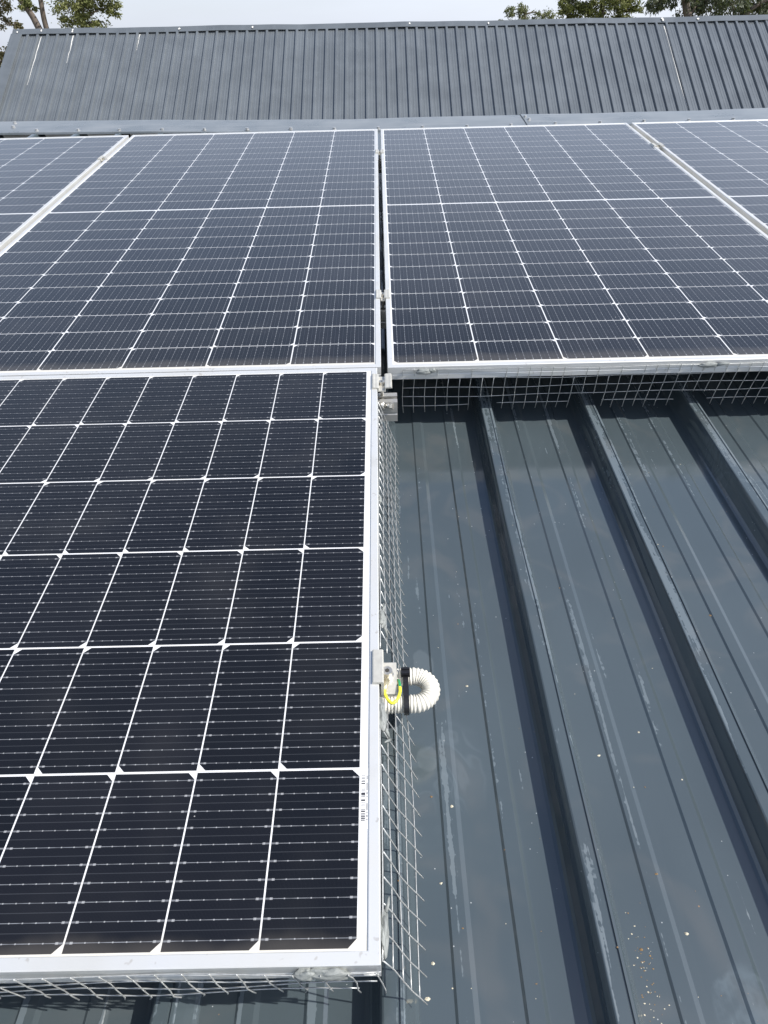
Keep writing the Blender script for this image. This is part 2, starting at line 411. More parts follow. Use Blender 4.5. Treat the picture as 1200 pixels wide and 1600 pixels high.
for y, x in ((4.12, .815), (4.05, .825), (4.21, -2.03), (4.31, -2.06)):
    put('screw', scm, caps[1][0] if x > 0 else caps[0][0], (x, y, caps[1][1] + .004 if x > 0 else caps[0][1] + .003))
# far slope, fascia and walls of the near house
b = MB(); a6 = math.tan(2 * PITCH)
b.face([(XL, 4.18, H - .003), (XL, 7.2, H - .003 - 3.02 * a6 - .02), (XR, 7.2, H - .003 - 3.02 * a6 - .02), (XR, 4.18, H - .003)][::-1])
b.build('far_slope', M['roof_paint'], house)
b = MB(); b.box(XL + .02, XR - .02, Y0 + .03, Y0 + .06, -.20, -.012); b.build('fascia', M['flashing'], house)
b = MB(); b.box(XL + .25, XR - .25, -.55, 6.6, -2.9, -.02)
wl = b.build('wall', M['wall_paint'], house)
for v in wl.data.vertices:                       # wall head follows both slopes, wall foot meets the ground
    lift = 0
    if v.co.z > -1: v.co.z = -.03 if v.co.y < 0 else -.03 - (6.6 - 4.18) * a6
    else:
        world = ROOF @ Matrix.Translation((0, 0, ZP)) @ v.co
        v.co = (ROOF @ Matrix.Translation((0, 0, ZP))).inverted() @ Vector((world.x, world.y, -.02))

# ------------------------------------------------------------------ rear house with steep ribbed roof
RX, RY, RZ = -6.98, 16.19, 4.15          # left end of its ridge
SL = R(32.2); RP = .1905; RLEN = 3.5; RW = 22.0
rear = in_world('house', RX, RY, 0); rear.rotation_euler = (0, R(.32), 0)
tag(rear, 'house behind with steep blue-grey ribbed steel roof and white dropping streaks below its ridge', 'house')
RM = Matrix.Translation((0, 0, RZ)) @ Matrix.Rotation(SL, 4, 'X')     # slope frame: -y runs down towards the camera
def slope_part(name, me, x=0, y=0, z=0, parent=rear):
    o = put(name, me, parent); o.matrix_local = RM @ Matrix.Translation((x, y, z)); return o
rb = MB(); pr = [(-.029, 0), (-.022, .028), (-.018, .031), (.018, .031), (.022, .028), (.029, 0)]
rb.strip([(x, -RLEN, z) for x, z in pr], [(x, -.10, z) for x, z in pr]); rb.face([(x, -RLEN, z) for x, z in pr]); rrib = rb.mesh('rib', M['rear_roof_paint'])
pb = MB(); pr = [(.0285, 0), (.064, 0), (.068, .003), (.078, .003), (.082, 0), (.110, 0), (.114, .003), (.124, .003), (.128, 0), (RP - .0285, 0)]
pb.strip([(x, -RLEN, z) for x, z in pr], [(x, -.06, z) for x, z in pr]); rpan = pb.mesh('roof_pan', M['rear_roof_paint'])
nr = int((RW - .2) / RP)
slope_part('roof_pan', rpan, .30 - RP)
for k in range(nr):
    slope_part('rib', rrib, .30 + k * RP)
    if k < nr - 1: slope_part('roof_pan', rpan, .30 + k * RP)
b = MB()
pr = [(-.135, .026), (-.135, .034), (-.01, .045), (.0, .046)]
rows = []
for i in range(45):
    x = RW * i / 44; wv = .006 * math.sin(x * 1.9) + .004 * math.sin(x * 5.3)
    rows.append([(x, y, z + wv) for y, z in pr] + [(x, .10, -.055 + wv), (x, .14, -.10 + wv)])
for a, c in zip(rows, rows[1:]): b.strip(c, a)
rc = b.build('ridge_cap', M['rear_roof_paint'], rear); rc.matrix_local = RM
b = MB()
for x, z in ((0, 0),):
    pr = [(-.012, -.12), (-.012, .046), (.0, .052), (.19, .046), (.195, .028)]
    b.strip([(x_, -RLEN, z_) for x_, z_ in pr], [(x_, -.137, z_) for x_, z_ in pr]); b.face([(x_, -RLEN, z_) for x_, z_ in pr][::-1])
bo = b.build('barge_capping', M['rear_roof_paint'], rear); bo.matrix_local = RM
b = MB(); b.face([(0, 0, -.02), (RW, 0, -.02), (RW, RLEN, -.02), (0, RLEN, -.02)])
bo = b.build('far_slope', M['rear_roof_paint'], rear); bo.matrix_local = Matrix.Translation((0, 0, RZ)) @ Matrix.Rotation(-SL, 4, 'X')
b = MB(); hw = RLEN * math.cos(SL) - .35; ez = RZ - (hw) * math.tan(SL) - .05
A = [(.15, -hw, -.02), (.15, hw, -.02), (.15, hw, ez), (.15, 0, RZ - .09), (.15, -hw, ez)]
B = [(RW - .15, y, z) for _, y, z in A]
b.face(A); b.face(B[::-1]); b.strip(A, B, 0, True)
b.build('wall', M['wall_paint'], rear)
# droppings that ran down from the ridge
def streak(x, y0, y1, wd, on=0.0):
    b = MB(); n = 9; rnd = random.Random(int(x * 100)); L, Rr = [], []
    for i in range(n + 1):
        y = y0 + (y1 - y0) * i / n; ww = wd * (1 - .75 * i / n) * rnd.uniform(.55, 1.25); cx = x + rnd.uniform(-.006, .006)
        L.append((cx - ww, y, .0035 + on)); Rr.append((cx + ww, y, .0035 + on))
    b.strip(L, Rr); o = b.build('dropping_streak', M['dropping_white'], rear); o.matrix_local = RM
for a in ((.55, -.17, -1.55, .009), (1.17, -.15, -.95, .012), (2.44, -.15, -.62, .007), (12.45, -.20, -3.0, .011)): streak(*a)
for x, y in ((.56, -.06), (1.16, -.05), (1.16, -.10), (.10, -.09), (4.6, -.07), (7.6, -.06), (12.42, -.06), (12.43, -.10), (13.1, -.08), (14.6, -.06), (3.2, -.08), (9.1, -.09)):
    b = MB(); rnd = random.Random(int(x * 77)); 
    b.face([(x + math.cos(t * .9) * .022 * rnd.uniform(.5, 1.3), y + math.sin(t * .9) * .03 * rnd.uniform(.5, 1.4), .056 + y * .05) for t in range(7)])
    o = b.build('dropping_spot', M['dropping_white'], rear); o.matrix_local = RM

# ------------------------------------------------------------------ solar panels
PL, PW, TH = 2.278, 1.134, .030
EM, CG, HM, RG, SM_ = .0225, .0018, .0047, .0026, .0145
CW_, CH_ = .091, .182
def cell_mesh():
    b = MB(); hx, hy, c = CW_ / 2, CH_ / 2, .0082
    pts = [(-hx, -hy), (hx - c, -hy), (hx, -hy + c), (hx, hy - c), (hx - c, hy), (-hx, hy)]
    b.prism([(x, y) for x, y in pts], lambda p: (p[0], p[1], 0), lambda p: (p[0], p[1], .00005))
    return b.mesh('solar_cell', M['solar_cell'])
def bar_mesh(L):
    """frame bar lying along x, outer face at y=0 pointing to -y, mitred"""
    b = MB()
    pr = [(0, 0), (0, .0105), (.0006, .0112), (.0006, .0128), (0, .0135), (0, .0290), (.0010, TH), (.0112, TH), (.0122, .0292), (.0122, .0250), (.0022, .0250), (.0022, .0016), (.0260, .0016), (.0260, 0)]
    A = [(-L / 2 + y, y, z) for y, z in pr]; B = [(L / 2 - y, y, z) for y, z in pr]
    b.strip(B, A, 0, True); return b.mesh('frame_bar', M['anodised_aluminium'])
cellm, barL, barS = cell_mesh(), bar_mesh(PL), bar_mesh(PW)
lm = MB(); lm.box(-PL/2 + .004, PL/2 - .004, -PW/2 + .004, PW/2 - .004, .0245, .0282); lamm = lm.mesh('laminate', M['white_backsheet'])
def make_panel():
    root = bpy.data.objects.new('solar_panel', None); col.objects.link(root); root.empty_display_size = .1
    put('frame_bar', barL, root, (0, -PW/2, 0)); put('frame_bar', barL, root, (0, PW/2, 0), (0, 0, math.pi))
    put('frame_bar', barS, root, (PL/2, 0, 0), (0, 0, math.pi/2)); put('frame_bar', barS, root, (-PL/2, 0, 0), (0, 0, -math.pi/2))
    put('laminate', lamm, root)
    for i in range(24):
        q = i if i < 12 else 23 - i
        xx = -PL/2 + EM + CW_/2 + q * (CW_ + CG); xx = xx if i < 12 else -xx
        for j in range(6):
            yy = -PW/2 + SM_ + CH_/2 + j * (CH_ + RG)
            put('solar_cell', cellm, root, (xx, yy, .02821), (0, 0, 0 if j % 2 == 0 else math.pi))
    return root
p0 = make_panel()
UY = 1.138 + PL/2
spots = [  # x, y of panel centre, turn, label
    (-PL/2, PW/2, 0, 'dark solar panel laid sideways in the foreground, barcode sticker at its right edge'),
    (.0082 - PW/2, UY, math.pi/2, 'upright solar panel directly above the sideways panel, left of the narrow dark gap'),
    (.0225 + PW/2, UY - .004, math.pi/2, 'upright solar panel right of the narrow dark gap, above the bare ribbed roof'),
    (.0082 - PW*1.5 - .020, UY, math.pi/2, 'upright solar panel cut off by the left edge of the photo'),
    (.0225 + PW*1.5 + .022, UY - .004, math.pi/2, 'upright solar panel cut off by the right edge of the photo'),
]
for i, (x, y, rz, lab) in enumerate(spots):
    o = p0 if i == 0 else copy_tree(p0)
    o.matrix_world = ROOF @ Matrix.Translation((x, y, -TH)) @ Matrix.Rotation(rz, 4, 'Z')
    tag(o, lab, 'solar panel', 'solar panels on the roof')
bl = MB(); bl.box(-.0042, .0042, -.035, .035, 0, .00015)
tag(bl.build('barcode_label', M['barcode_print'], p0), 'white barcode sticker under the glass')
kids(p0)[-1].location = (PL/2 - .0170, -PW/2 + .163, .02825)

# ------------------------------------------------------------------ mounting rails
def rail(x0, x1, y, lab, feet):
    root = on_roof('mounting_rail', x0, y, ZT)
    tag(root, lab, 'rail', 'aluminium rails under the panels')
    b = MB(); z0, z1 = .038, ZT * -1 - TH - .001
    pr = [(-.0195, z0), (.0195, z0), (.0195, z0 + .016), (.0180, z0 + .0175), (.0180, z0 + .0215), (.0195, z0 + .023), (.0195, z1), (.0055, z1), (.0055, z1 - .003), (.0135, z1 - .003), (.0135, z1 - .014), (-.0135, z1 - .014), (-.0135, z1 - .003), (-.0055, z1 - .003), (-.0055, z1), (-.0195, z1), (-.0195, z0 + .023), (-.0180, z0 + .0215), (-.0180, z0 + .0175), (-.0195, z0 + .016)]
    A = [(0, q, z) for q, z in pr]; B = [(x1 - x0, q, z) for q, z in pr]
    b.strip(A, B, 0, True)
    for X in (A, B):
        for e in ((0, 1, 2, 19), (2, 3, 18, 19), (3, 4, 17, 18), (4, 5, 16, 17), (5, 6, 9, 10), (6, 7, 8, 9), (16, 5, 10, 11), (11, 12, 15, 16), (12, 13, 14, 15)):
            b.face([X[i] for i in e])
    b.build('rail_bar', M['mill_aluminium'], root)
    fb = MB(); fb.box(-.016, .016, -.026, .026, .0005, .005); fb.box(-.016, .016, -.026, -.0215, .005, .066)
    fm = fb.mesh('rail_foot', M['mill_aluminium'])
    for k in feet: put('rail_foot', fm, root, (k * PIT + .010 - x0, 0, .0008))
rail(-2.30, .022, .3500, 'short rail whose cut end shows beside the white conduit loop', (-8, -4, -1))
rail(-2.30, .041, 1.060, 'rail whose cut end sticks out below the corner clamp', (-8, -4, -1))
rail(-2.34, 2.36, 1.505, 'rail seen in the dark gap between the two middle upright panels, lower one', (-8, -4, 1, 5, 9))
rail(-2.34, 2.36, 2.985, 'rail under the upright panels nearest the ridge flashing', (-8, -4, 1, 5, 9))

# ------------------------------------------------------------------ panel clamps
def mid_clamp(xc, y, gap, ln, lab, drop=0.0):
    root = on_roof('panel_clamp', xc, y, -TH)
    tag(root, lab, 'clamp', 'aluminium clamps between the panels')
    b = MB(); z = TH + .0006; h = gap / 2
    hw = h - .0012; wl_ = h + .0115
    pr = [(-wl_, z), (-wl_ + .002, z + .0032), (-wl_ + .005, z + .0032), (-wl_ + .0062, z + .0026), (-hw - .001, z + .0026), (-hw + .0022, z + .0015), (-hw + .0022, z - .0050), (hw - .0022, z - .0050), (hw - .0022, z + .0015), (hw + .001, z + .0026), (wl_ - .0062, z + .0026), (wl_ - .005, z + .0032), (wl_ - .002, z + .0032), (wl_, z), (hw, z), (hw, z - .0075), (-hw, z - .0075), (-hw, z)]
    A = [(x, -ln/2, zz) for x, zz in pr]; B = [(x, ln/2, zz) for x, zz in pr]
    b.strip(B, A, 0, True)
    for X in (A, B):
        for e in ((0, 1, 2, 3), (0, 3, 4, 17), (4, 5, 6, 17), (17, 6, 7, 16), (7, 8, 15, 16), (8, 9, 14, 15), (9, 10, 13, 14), (10, 11, 12, 13)): b.face([X[i] for i in e])
    b.build('clamp_body', M['clamp_aluminium'], root)
    s = MB(); s.cyl((0, -ln * .05, z - .0050), (0, 0, 1), min(.0062, hw - .0026), .0075, 18); s.cyl((0, -ln * .05, z - .05), (0, 0, 1), .0035, .0424, 10)
    bolt = s.build('bolt', M['bolt_steel'], root)
    s = MB(); s.cyl((0, -ln * .05, z + .0025), (0, 0, 1), .0022, .0002, 6); s.build('hex_socket', M['dark_socket'], bolt)
    return root
G1 = .0143; xg = .0082 + G1 / 2
mid_clamp(xg, 1.520, G1, .050, 'small clamp bridging the dark gap between the middle upright panels, lower of two')
mid_clamp(xg, 2.990, G1, .050, 'small clamp bridging the dark gap between the middle upright panels, next to the ridge')
mid_clamp(.0082 - PW - .010, 3.000, .020, .050, 'small clamp between the two upright panels on the left')
mid_clamp(.0225 + PW + .011, 2.985, .022, .050, 'small clamp between the two upright panels on the right')
mid_clamp(.0095, 1.072, .019, .058, 'pale clamp at the top right corner of the sideways panel, one wing hanging free')
# bolt and nut that hold the corner clamp to its rail end
hb = on_roof('bolt', .014, 1.045, -.050); tag(hb, 'steel bolt head lying on the rail end under the corner clamp', 'bolt')
b = MB(); b.cyl((-.008, 0, .010), (1, -.35, .1), .0085, .009, 18); b.cyl((.0005, -.003, .011), (1, -.35, .1), .0045, .013, 14); b.build('bolt_shank', M['bolt_steel'], hb, True)
b = MB(); b.cyl((.0125, -.0072, .0122), (1, -.35, .1), .0075, .006, 6); b.build('bolt_head', M['bolt_steel'], hb)
# end clamp on the right edge of the sideways panel
ec = on_roof('panel_clamp', 0, .3375, -TH - .001); tag(ec, 'pale end clamp with socket bolt and plate beside the white conduit', 'clamp', 'aluminium clamps between the panels')
b = MB(); z = TH + .0016
pr = [(-.0085, z), (-.0085, z + .0022), (-.0070, z + .0034), (.0045, z + .0034), (.0060, z + .0020), (.0060, .0050), (.0026, .0050), (.0026, z)]
A = [(x, -.026, zz) for x, zz in pr]; B = [(x, .026, zz) for x, zz in pr]
b.strip(B, A, 0, True)
for X in (A, B): b.face([X[i] for i in (0, 1, 2, 3, 4, 7)]); b.face([X[i] for i in (4, 5, 6, 7)])
b.build('clamp_body', M['clamp_aluminium'], ec)
b = MB(); b.box(.0030, .0228, -.0225, .0275, .0012, .0048); b.build('earth_plate', M['clamp_aluminium'], ec)
b = MB(); b.cyl((.0105, .0070, .0048), (0, 0, 1), .0085, .0022, 24); b.cyl((.0105, .0070, .0070), (0, 0, 1), .0068, .0085, 24)
bt = b.build('bolt', M['bolt_steel'], ec)
b = MB(); b.cyl((.0105, .0070, .0155), (0, 0, 1), .0032, .0003, 6); b.build('hex_socket', M['dark_socket'], bt)
b = MB(); b.tube([(.0098, -.002, .0068), (.0082, -.010, .0072), (.0066, -.0190, .0078)], [.0040, .0028, .0031], 10); b.build('cable_lug', M['brass_lug'], ec, True)

# ------------------------------------------------------------------ conduit loop, cable tie, earth wire
ctrl = []
zc = -.066; ya, yb = .3274, .3689; cx = .0466; rr = (yb - ya) / 2
for i in range(16): ctrl.append(Vector((-.11 + (cx + .11) * i / 15, ya, zc)))
for i in range(1, 22):
    t = -math.pi/2 + math.pi * i / 22; ctrl.append(Vector((cx + rr * math.cos(t) * 1.08, (ya + yb)/2 + rr * math.sin(t), zc + .004 * i / 22)))
for i in range(16): ctrl.append(Vector((cx - (cx + .10) * i / 15, yb, zc + .004 - .012 * i / 15)))
def resample(P, step):
    out = [P[0]]; acc = 0.0
    for a, c in zip(P, P[1:]):
        L = (c - a).length; d = step - acc
        while d <= L: out.append(a.lerp(c, d / L)); d += step
        acc = L - (d - step)
    return out
pts = resample(ctrl, .00072); PC = 6
rads = [.0116 + .00105 * (1 - abs(math.sin(math.pi * i / PC)) ** 1.6 * 2 + .35) * .8 for i in range(len(pts))]
b = MB(); b.tube(pts, rads, 20)
con = on_roof('conduit', 0, (ya + yb)/2, zc - .014); tag(con, 'white corrugated conduit bent back on itself beside the panel edge', 'conduit')
o = b.build('corrugated_tube', M['white_conduit'], con, True); o.location = (0, -(ya + yb)/2, -(zc - .014))
tie = on_roof('cable_tie', .0350, (ya + yb)/2, zc); tag(tie, 'black cable tie holding the two legs of the white conduit together', 'cable tie')
b = MB(); ring = []
ry = rr + .0132; rz_ = .0132
for i in range(28):
    t = 2 * math.pi * i / 28; y = math.cos(t); z = math.sin(t)
    ring.append((math.copysign(abs(y) ** .55, y) * ry, math.copysign(abs(z) ** .75, z) * rz_ + .001))
outer = [(y * 1.045, z * 1.10) for y, z in ring]
for x in (-.0036, .0036):
    pass
I0 = [(-.0036, y, z) for y, z in ring]; I1 = [(.0036, y, z) for y, z in ring]; E0 = [(-.0036, y, z) for y, z in outer]; E1 = [(.0036, y, z) for y, z in outer]
b.strip(E0, E1, 0, True); b.strip(I1, I0, 0, True); b.strip(I0, E0, 0, True); b.strip(E1, I1, 0, True)
b.build('strap', M['black_nylon'], tie)
b = MB(); b.box(-.0062, .0062, .0120, .0240, .0146, .0200); b.box(-.0057, .0057, .0130, .0162, .0200, .0213); b.box(-.0057, .0057, .0203, .0232, .0200, .0213)
b.build('tie_head', M['black_nylon'], tie)
ew = on_roof('earth_wire', .0066, .319, -.0246); tag(ew, 'short yellow and green earth wire curving from the clamp bolt', 'wire')
cp = [Vector(p) for p in ((.0066, .3190, -.0225), (.0068, .3140, -.0222), (.0106, .3040, -.0220), (.0158, .2985, -.0220), (.0222, .3030, -.0220), (.0262, .3150, -.0220), (.0262, .3270, -.0240), (.0250, .3400, -.0320), (.0235, .352, -.048))]
def smooth(P, n):
    out = []
    for i in range(len(P) - 1):
        p0_, p1_, p2_, p3_ = P[max(i-1, 0)], P[i], P[i+1], P[min(i+2, len(P)-1)]
        for k in range(n):
            t = k / n
            out.append(.5 * ((2*p1_) + (p2_-p0_)*t + (2*p0_-5*p1_+4*p2_-p3_)*t*t + (3*p1_-p0_-3*p2_+p3_)*t**3))
    return out + [P[-1]]
cp = smooth(cp, 6)
b = MB(); b.tube(cp, .0021, 10, mfun=lambda k, q: 1 if (q in (8, 9, 7) or (q in (0, 1, 2, 3) and k > 33)) else 0)
o = b.build('insulated_core', [M['wire_yellow'], M['wire_green']], ew, True); o.location = (-.0066, -.319, .0246)

# ------------------------------------------------------------------ bird-proof wire mesh skirts (25 mm welded mesh)
WR = .00074
def wire(root, pts, base):
    b = MB(); b.tube([Vector(p) - Vector(base) for p in pts], WR, 6); b.build('wire', M['galvanised_wire'], root, True)
def blob(root, c, s, base, seed, tails=()):
    """irregular smear of grey sealant over wire and frame"""
    b = MB(); rnd = random.Random(seed); nu, nv = 18, 10; rows = []
    for i in range(nv + 1):
        ph = math.pi * i / nv; row = []
        for j in range(nu):
            th = 2 * math.pi * j / nu; d = Vector((math.sin(ph) * math.cos(th), math.sin(ph) * math.sin(th), math.cos(ph)))
            f = 1 + .42 * noise.noise(d * 1.5 + Vector((seed * 3.1, 0, 0))) + .14 * noise.noise(d * 4 + Vector((0, seed * 1.7, 0)))
            row.append(tuple(Vector(c) - Vector(base) + Vector((d.x * s[0], d.y * s[1], d.z * s[2])) * f))
        rows.append(row)
    for a, q in zip(rows, rows[1:]): b.strip(a, q, 0, True)
    for (p, q, r0) in tails: b.tube([Vector(p) - Vector(base), (Vector(p).lerp(Vector(q), .5)) - Vector(base) + Vector((.0008, 0, .0005)), Vector(q) - Vector(base)], [r0, r0 * .7, r0 * .25], 8)
    b.build('sealant_smear', M['sealant'], root, True)
rnd = random.Random(11)
# A: skirt along the lower edge of the upright right-hand panels
YE = 1.1335
base = (.054, YE, -.14); ma = on_roof('wire_mesh', *base); tag(ma, 'galvanised wire mesh hanging below the lower edge of the upright panels on the right', 'wire mesh', 'wire mesh skirts around the panels')
def A_(x, k):
    return (x + .0012 * math.sin(k * 1.3 + x * 9), YE - .0022 + .0052 * k + .0016 * math.sin(x * 11 + k), -.0085 - .0243 * k + .0016 * math.sin(x * 7.3 + k * .9) + .0010 * math.sin(x * 23 + k * 2))
def near_rib(x):
    u = (x + .030) % PIT; return u < .062
nv = 90
for k in range(5):
    xs = [.054 + .0125 * i for i in range(nv * 2 + 1)]
    if k < 4: wire(ma, [A_(x, k) for x in xs], base)
    else:
        run = []
        for x in xs + [99]:
            if x < 90 and not near_rib(x): run.append(A_(x, k))
            else:
                if len(run) > 2: wire(ma, run, base)
                run = []
for i in range(nv + 1):
    x = .054 + .025 * i; top = 0 if rnd.random() > .12 else 1
    kk = [top - (.12 if top == 0 else 0)] + [q for q in range(top, 5) if q > top or top == 0]
    if near_rib(x): kk = [q for q in kk if q <= 3] + [3.1]
    else: kk = kk + [4.75 + rnd.uniform(-.1, .1)]
    j = rnd.uniform(-.001, .001)
    wire(ma, [Vector(A_(x, q)) + Vector((j * q * .5, -.0016, 0)) for q in kk], base)
blob(ma, (.100, YE - .0035, -.0100), (.017, .0055, .0065), base, 3); blob(ma, (.118, YE - .003, -.0085), (.007, .004, .005), base, 8)
blob(ma, (.712, YE - .0035, -.0105), (.020, .005, .0058), base, 5, [((.73, YE - .003, -.010), (.757, YE - .003, -.0075), .004)])
blob(ma, (1.42, YE - .0035, -.0105), (.018, .005, .006), base, 6)
# B: skirt along the right edge of the sideways panel, flaring outwards
base = (.02, .5, -.14); mb = on_roof('wire_mesh', *base); tag(mb, 'flared wire mesh along the right edge of the sideways panel', 'wire mesh', 'wire mesh skirts around the panels')
PB = [(.0016, -.011), (.0094, -.0345), (.0180, -.0580), (.0260, -.0815), (.0345, -.1045), (.0440, -.1265)]
def B_(y, k):
    i = min(int(k), 4); t = k - i; x = PB[i][0] * (1 - t) + PB[i+1][0] * t; z = PB[i][1] * (1 - t) + PB[i+1][1] * t
    fl = (1.0 + .10 * math.sin(y * 6 + .5) + .18 * max(0, .3 - y)) * (1 - .22 * max(0, y - .75))
    return (x * (fl if k > 0 else 1) + .0009 * math.sin(y * 17 + k), y + .0012 * math.sin(k * 2 + y * 5) - .0012 * k, z + .0014 * math.sin(y * 13 + k * 1.3))
yl, yh = .006, 1.012
for k in range(5):
    segs = [(yl, yh)] if k > 1 else [(yl, .300), (.378, yh)] if k == 0 else [(yl, .300), (.390, yh)]
    for a, c in segs:
        n = max(3, int((c - a) / .0125)); wire(mb, [B_(a + (c - a) * i / n, k) for i in range(n + 1)], base)
n = int((yh - yl) / .025)
for i in range(n + 1):
    y = yl + .025 * i; k0 = 0 if not (.298 < y < .385) else 2.0
    ks = [k0] + [q for q in (1, 2, 3, 4) if q > k0] + [4.7 + rnd.uniform(-.06, .06)]
    wire(mb, [Vector(B_(y, q)) + Vector((.0009, 0, .0013)) for q in ks], base)
blob(mb, (.0040, .4330, -.0150), (.0055, .016, .008), base, 12, [((.006, .425, -.018), (.012, .414, -.035), .0025), ((.006, .446, -.014), (.007, .462, -.014), .0022)])
blob(mb, (.0030, .2750, -.0150), (.0052, .024, .009), base, 14, [((.005, .262, -.018), (.0125, .254, -.034), .003), ((.0125, .254, -.034), (.006, .240, -.017), .0025)])
blob(mb, (.0030, .0330, -.0150), (.0046, .021, .008), base, 15, [((.005, .050, -.013), (.0085, .064, -.012), .0022)])
blob(mb, (.0025, .700, -.0150), (.0035, .010, .006), base, 16)
blob(mb, (.0030, .905, -.0150), (.0035, .011, .006), base, 17)
# C: skirt along the bottom edge of the sideways panel
base = (-1.1, 0, -.11); mc = on_roof('wire_mesh', *base); tag(mc, 'bent wire mesh under the front edge of the sideways panel', 'wire mesh', 'wire mesh skirts around the panels')
def C_(x, k):
    return (x + .006 * k * .3, -.0030 + .0016 * k + .0014 * math.sin(x * 21 + k), -.0085 - .0215 * k + .0038 * math.sin(x * 8.2 + 1.2 + k * .35) * min(1, k) + .0018 * math.sin(x * 31 + k * 1.9))
xl, xh = -2.27, -.004
for k in range(4):
    n = 180; e = xh if k < 2 else xh - .004 - .02 * (k == 3)
    wire(mc, [C_(xl + (e - xl) * i / n, k) for i in range(n + 1)], base)
n = int((xh - xl) / .0255)
for i in range(n + 1):
    x = xh - .0255 * i
    wire(mc, [Vector(C_(x + .001 * q * rnd.uniform(-1, 1), q)) + Vector((0, -.0016, 0)) for q in (-.25, 0, 1, 2, 3, 3.25 + rnd.uniform(-.1, .25))], base)
blob(mc, (-.048, -.0035, -.0095), (.019, .005, .0070), base, 21); blob(mc, (-.070, -.0035, -.0100), (.010, .005, .0075), base, 22)
for x, s in ((-.42, 23), (-.85, 24), (-1.3, 25)): blob(mc, (x, -.0035, -.0095), (.017, .0045, .0065), base, s)

# ------------------------------------------------------------------ litter on the roof
lit = MB(); rl = random.Random(5)
spots_ = [(.0905, .230), (.0700, .135), (.2890, .0600), (.065, .245), (.330, .140), (.365, .335), (.300, .300), (.130, .420), (.545, .55), (.055, .05), (-.02, .006), (.047, .016), (.345, .075), (.52, .72), (.31, .62)]
for i in range(250):
    if i < len(spots_): x, y = spots_[i]; s = rl.uniform(.0015, .0025)
    else:
        x = rl.uniform(.03, 1.2) if rl.random() < .8 else rl.uniform(-.4, .02); y = rl.uniform(-.12, 1.1) if rl.random() < .55 else rl.gauss(.02, .05); s = rl.choice((.0005, .0006, .0008, .0011))
        if x < 0: y = rl.uniform(-.08, -.01)
        if i > 170: x = rl.gauss(.288, .008); y = rl.gauss(.035, .032); s = rl.choice((.0004, .0005, .0007, .001))
    u = x % PIT
    if u < .040 or u > .212:
        if not (.001 < u < .020): continue
        z = ZT
    else: z = ZP + (.0021 if .078 < u < .100 or .152 < u < .172 else 0)
    a = rl.uniform(0, 6.28); m = 0 if rl.random() < .5 else 1
    ring = [(x + math.cos(a + t * 1.047) * s * rl.uniform(.7, 1.5), y + math.sin(a + t * 1.047) * s * rl.uniform(.5, 1.1), z + .0003) for t in range(6)]
    top = (x + rl.uniform(-.3, .3) * s, y, z + s * rl.uniform(.5, .9))
    for t in range(6): lit.face([ring[t], ring[(t + 1) % 6], top], m)
lo = lit.build('litter', [M['litter_brown'], M['litter_pale']]); lo.matrix_world = ROOF
tag(lo, 'crumbs of bark and dry leaf scattered on the steel roof', 'litter', kind='stuff')

# ------------------------------------------------------------------ trees beyond the rear house
def tree(name, label, trunk_paths, clumps, leafm, seed, leaf=(.11, .024), per=620, droop=.3, loc=(0, 0)):
    root = in_world(name, loc[0], loc[1], 0); tag(root, label, 'tree', 'trees beyond the rear house')
    rnd = random.Random(seed); b = MB(); O = Vector((loc[0], loc[1], 0))
    for path, r0, r1 in trunk_paths:
        P = smooth([Vector(p) - O for p in path], 5); n = len(P)
        P = [p + Vector((noise.noise(p * .9) * .10, 0, 0)) * (i > 0) for i, p in enumerate(P)]
        b.tube(P, [r0 + (r1 - r0) * i / (n - 1) for i in range(n)], 9)
    main = [Vector(p) - O for p in trunk_paths[0][0]]
    cr = MB()
    for c, s, dens in clumps:
        c = Vector(c) - O; sv = Vector(s)
        a = min((q for pth, _, _ in trunk_paths for q in [Vector(p) - O for p in pth[1:]]), key=lambda q: (q - c).length)
        mid = a.lerp(c, .55) + Vector((0, 0, .12))
        b.tube(smooth([a, mid, c], 4), [.045 - .0035 * i for i in range(9)], 6)
        nsub = max(5, int(dens * 16))
        for _ in range(nsub):
            d = Vector((rnd.gauss(0, 1), rnd.gauss(0, 1), rnd.gauss(0, 1))).normalized() * (rnd.random() ** .45)
            sc_ = c + Vector((d.x * sv.x, d.y * sv.y, d.z * sv.z)); sr = rnd.uniform(.14, .30) * min(1.3, max(sv.x, .5))
            b.tube([c.lerp(sc_, .2), c.lerp(sc_, .6) + Vector((0, 0, .04)), sc_], [.014, .010, .005], 5)
            for _ in range(int(per / 10)):
                e = Vector((rnd.gauss(0, 1), rnd.gauss(0, 1), rnd.gauss(0, .8))) * sr * .55
                p = sc_ + e; ln = leaf[0] * rnd.uniform(.6, 1.3); wd = leaf[1] * rnd.uniform(.7, 1.3)
                dr = Vector((rnd.gauss(0, 1), rnd.gauss(0, 1), rnd.gauss(0, .6) - droop * 2.2)).normalized()
                sd = dr.cross(Vector((rnd.gauss(0, 1), rnd.gauss(0, 1), rnd.gauss(0, 1)))).normalized()
                cr.face([p, p + dr * ln * .45 + sd * wd, p + dr * ln, p + dr * ln * .5 - sd * wd])
    b.build('trunk', M['bark'], root, True)
    cr.build('crown', M[leafm], root)
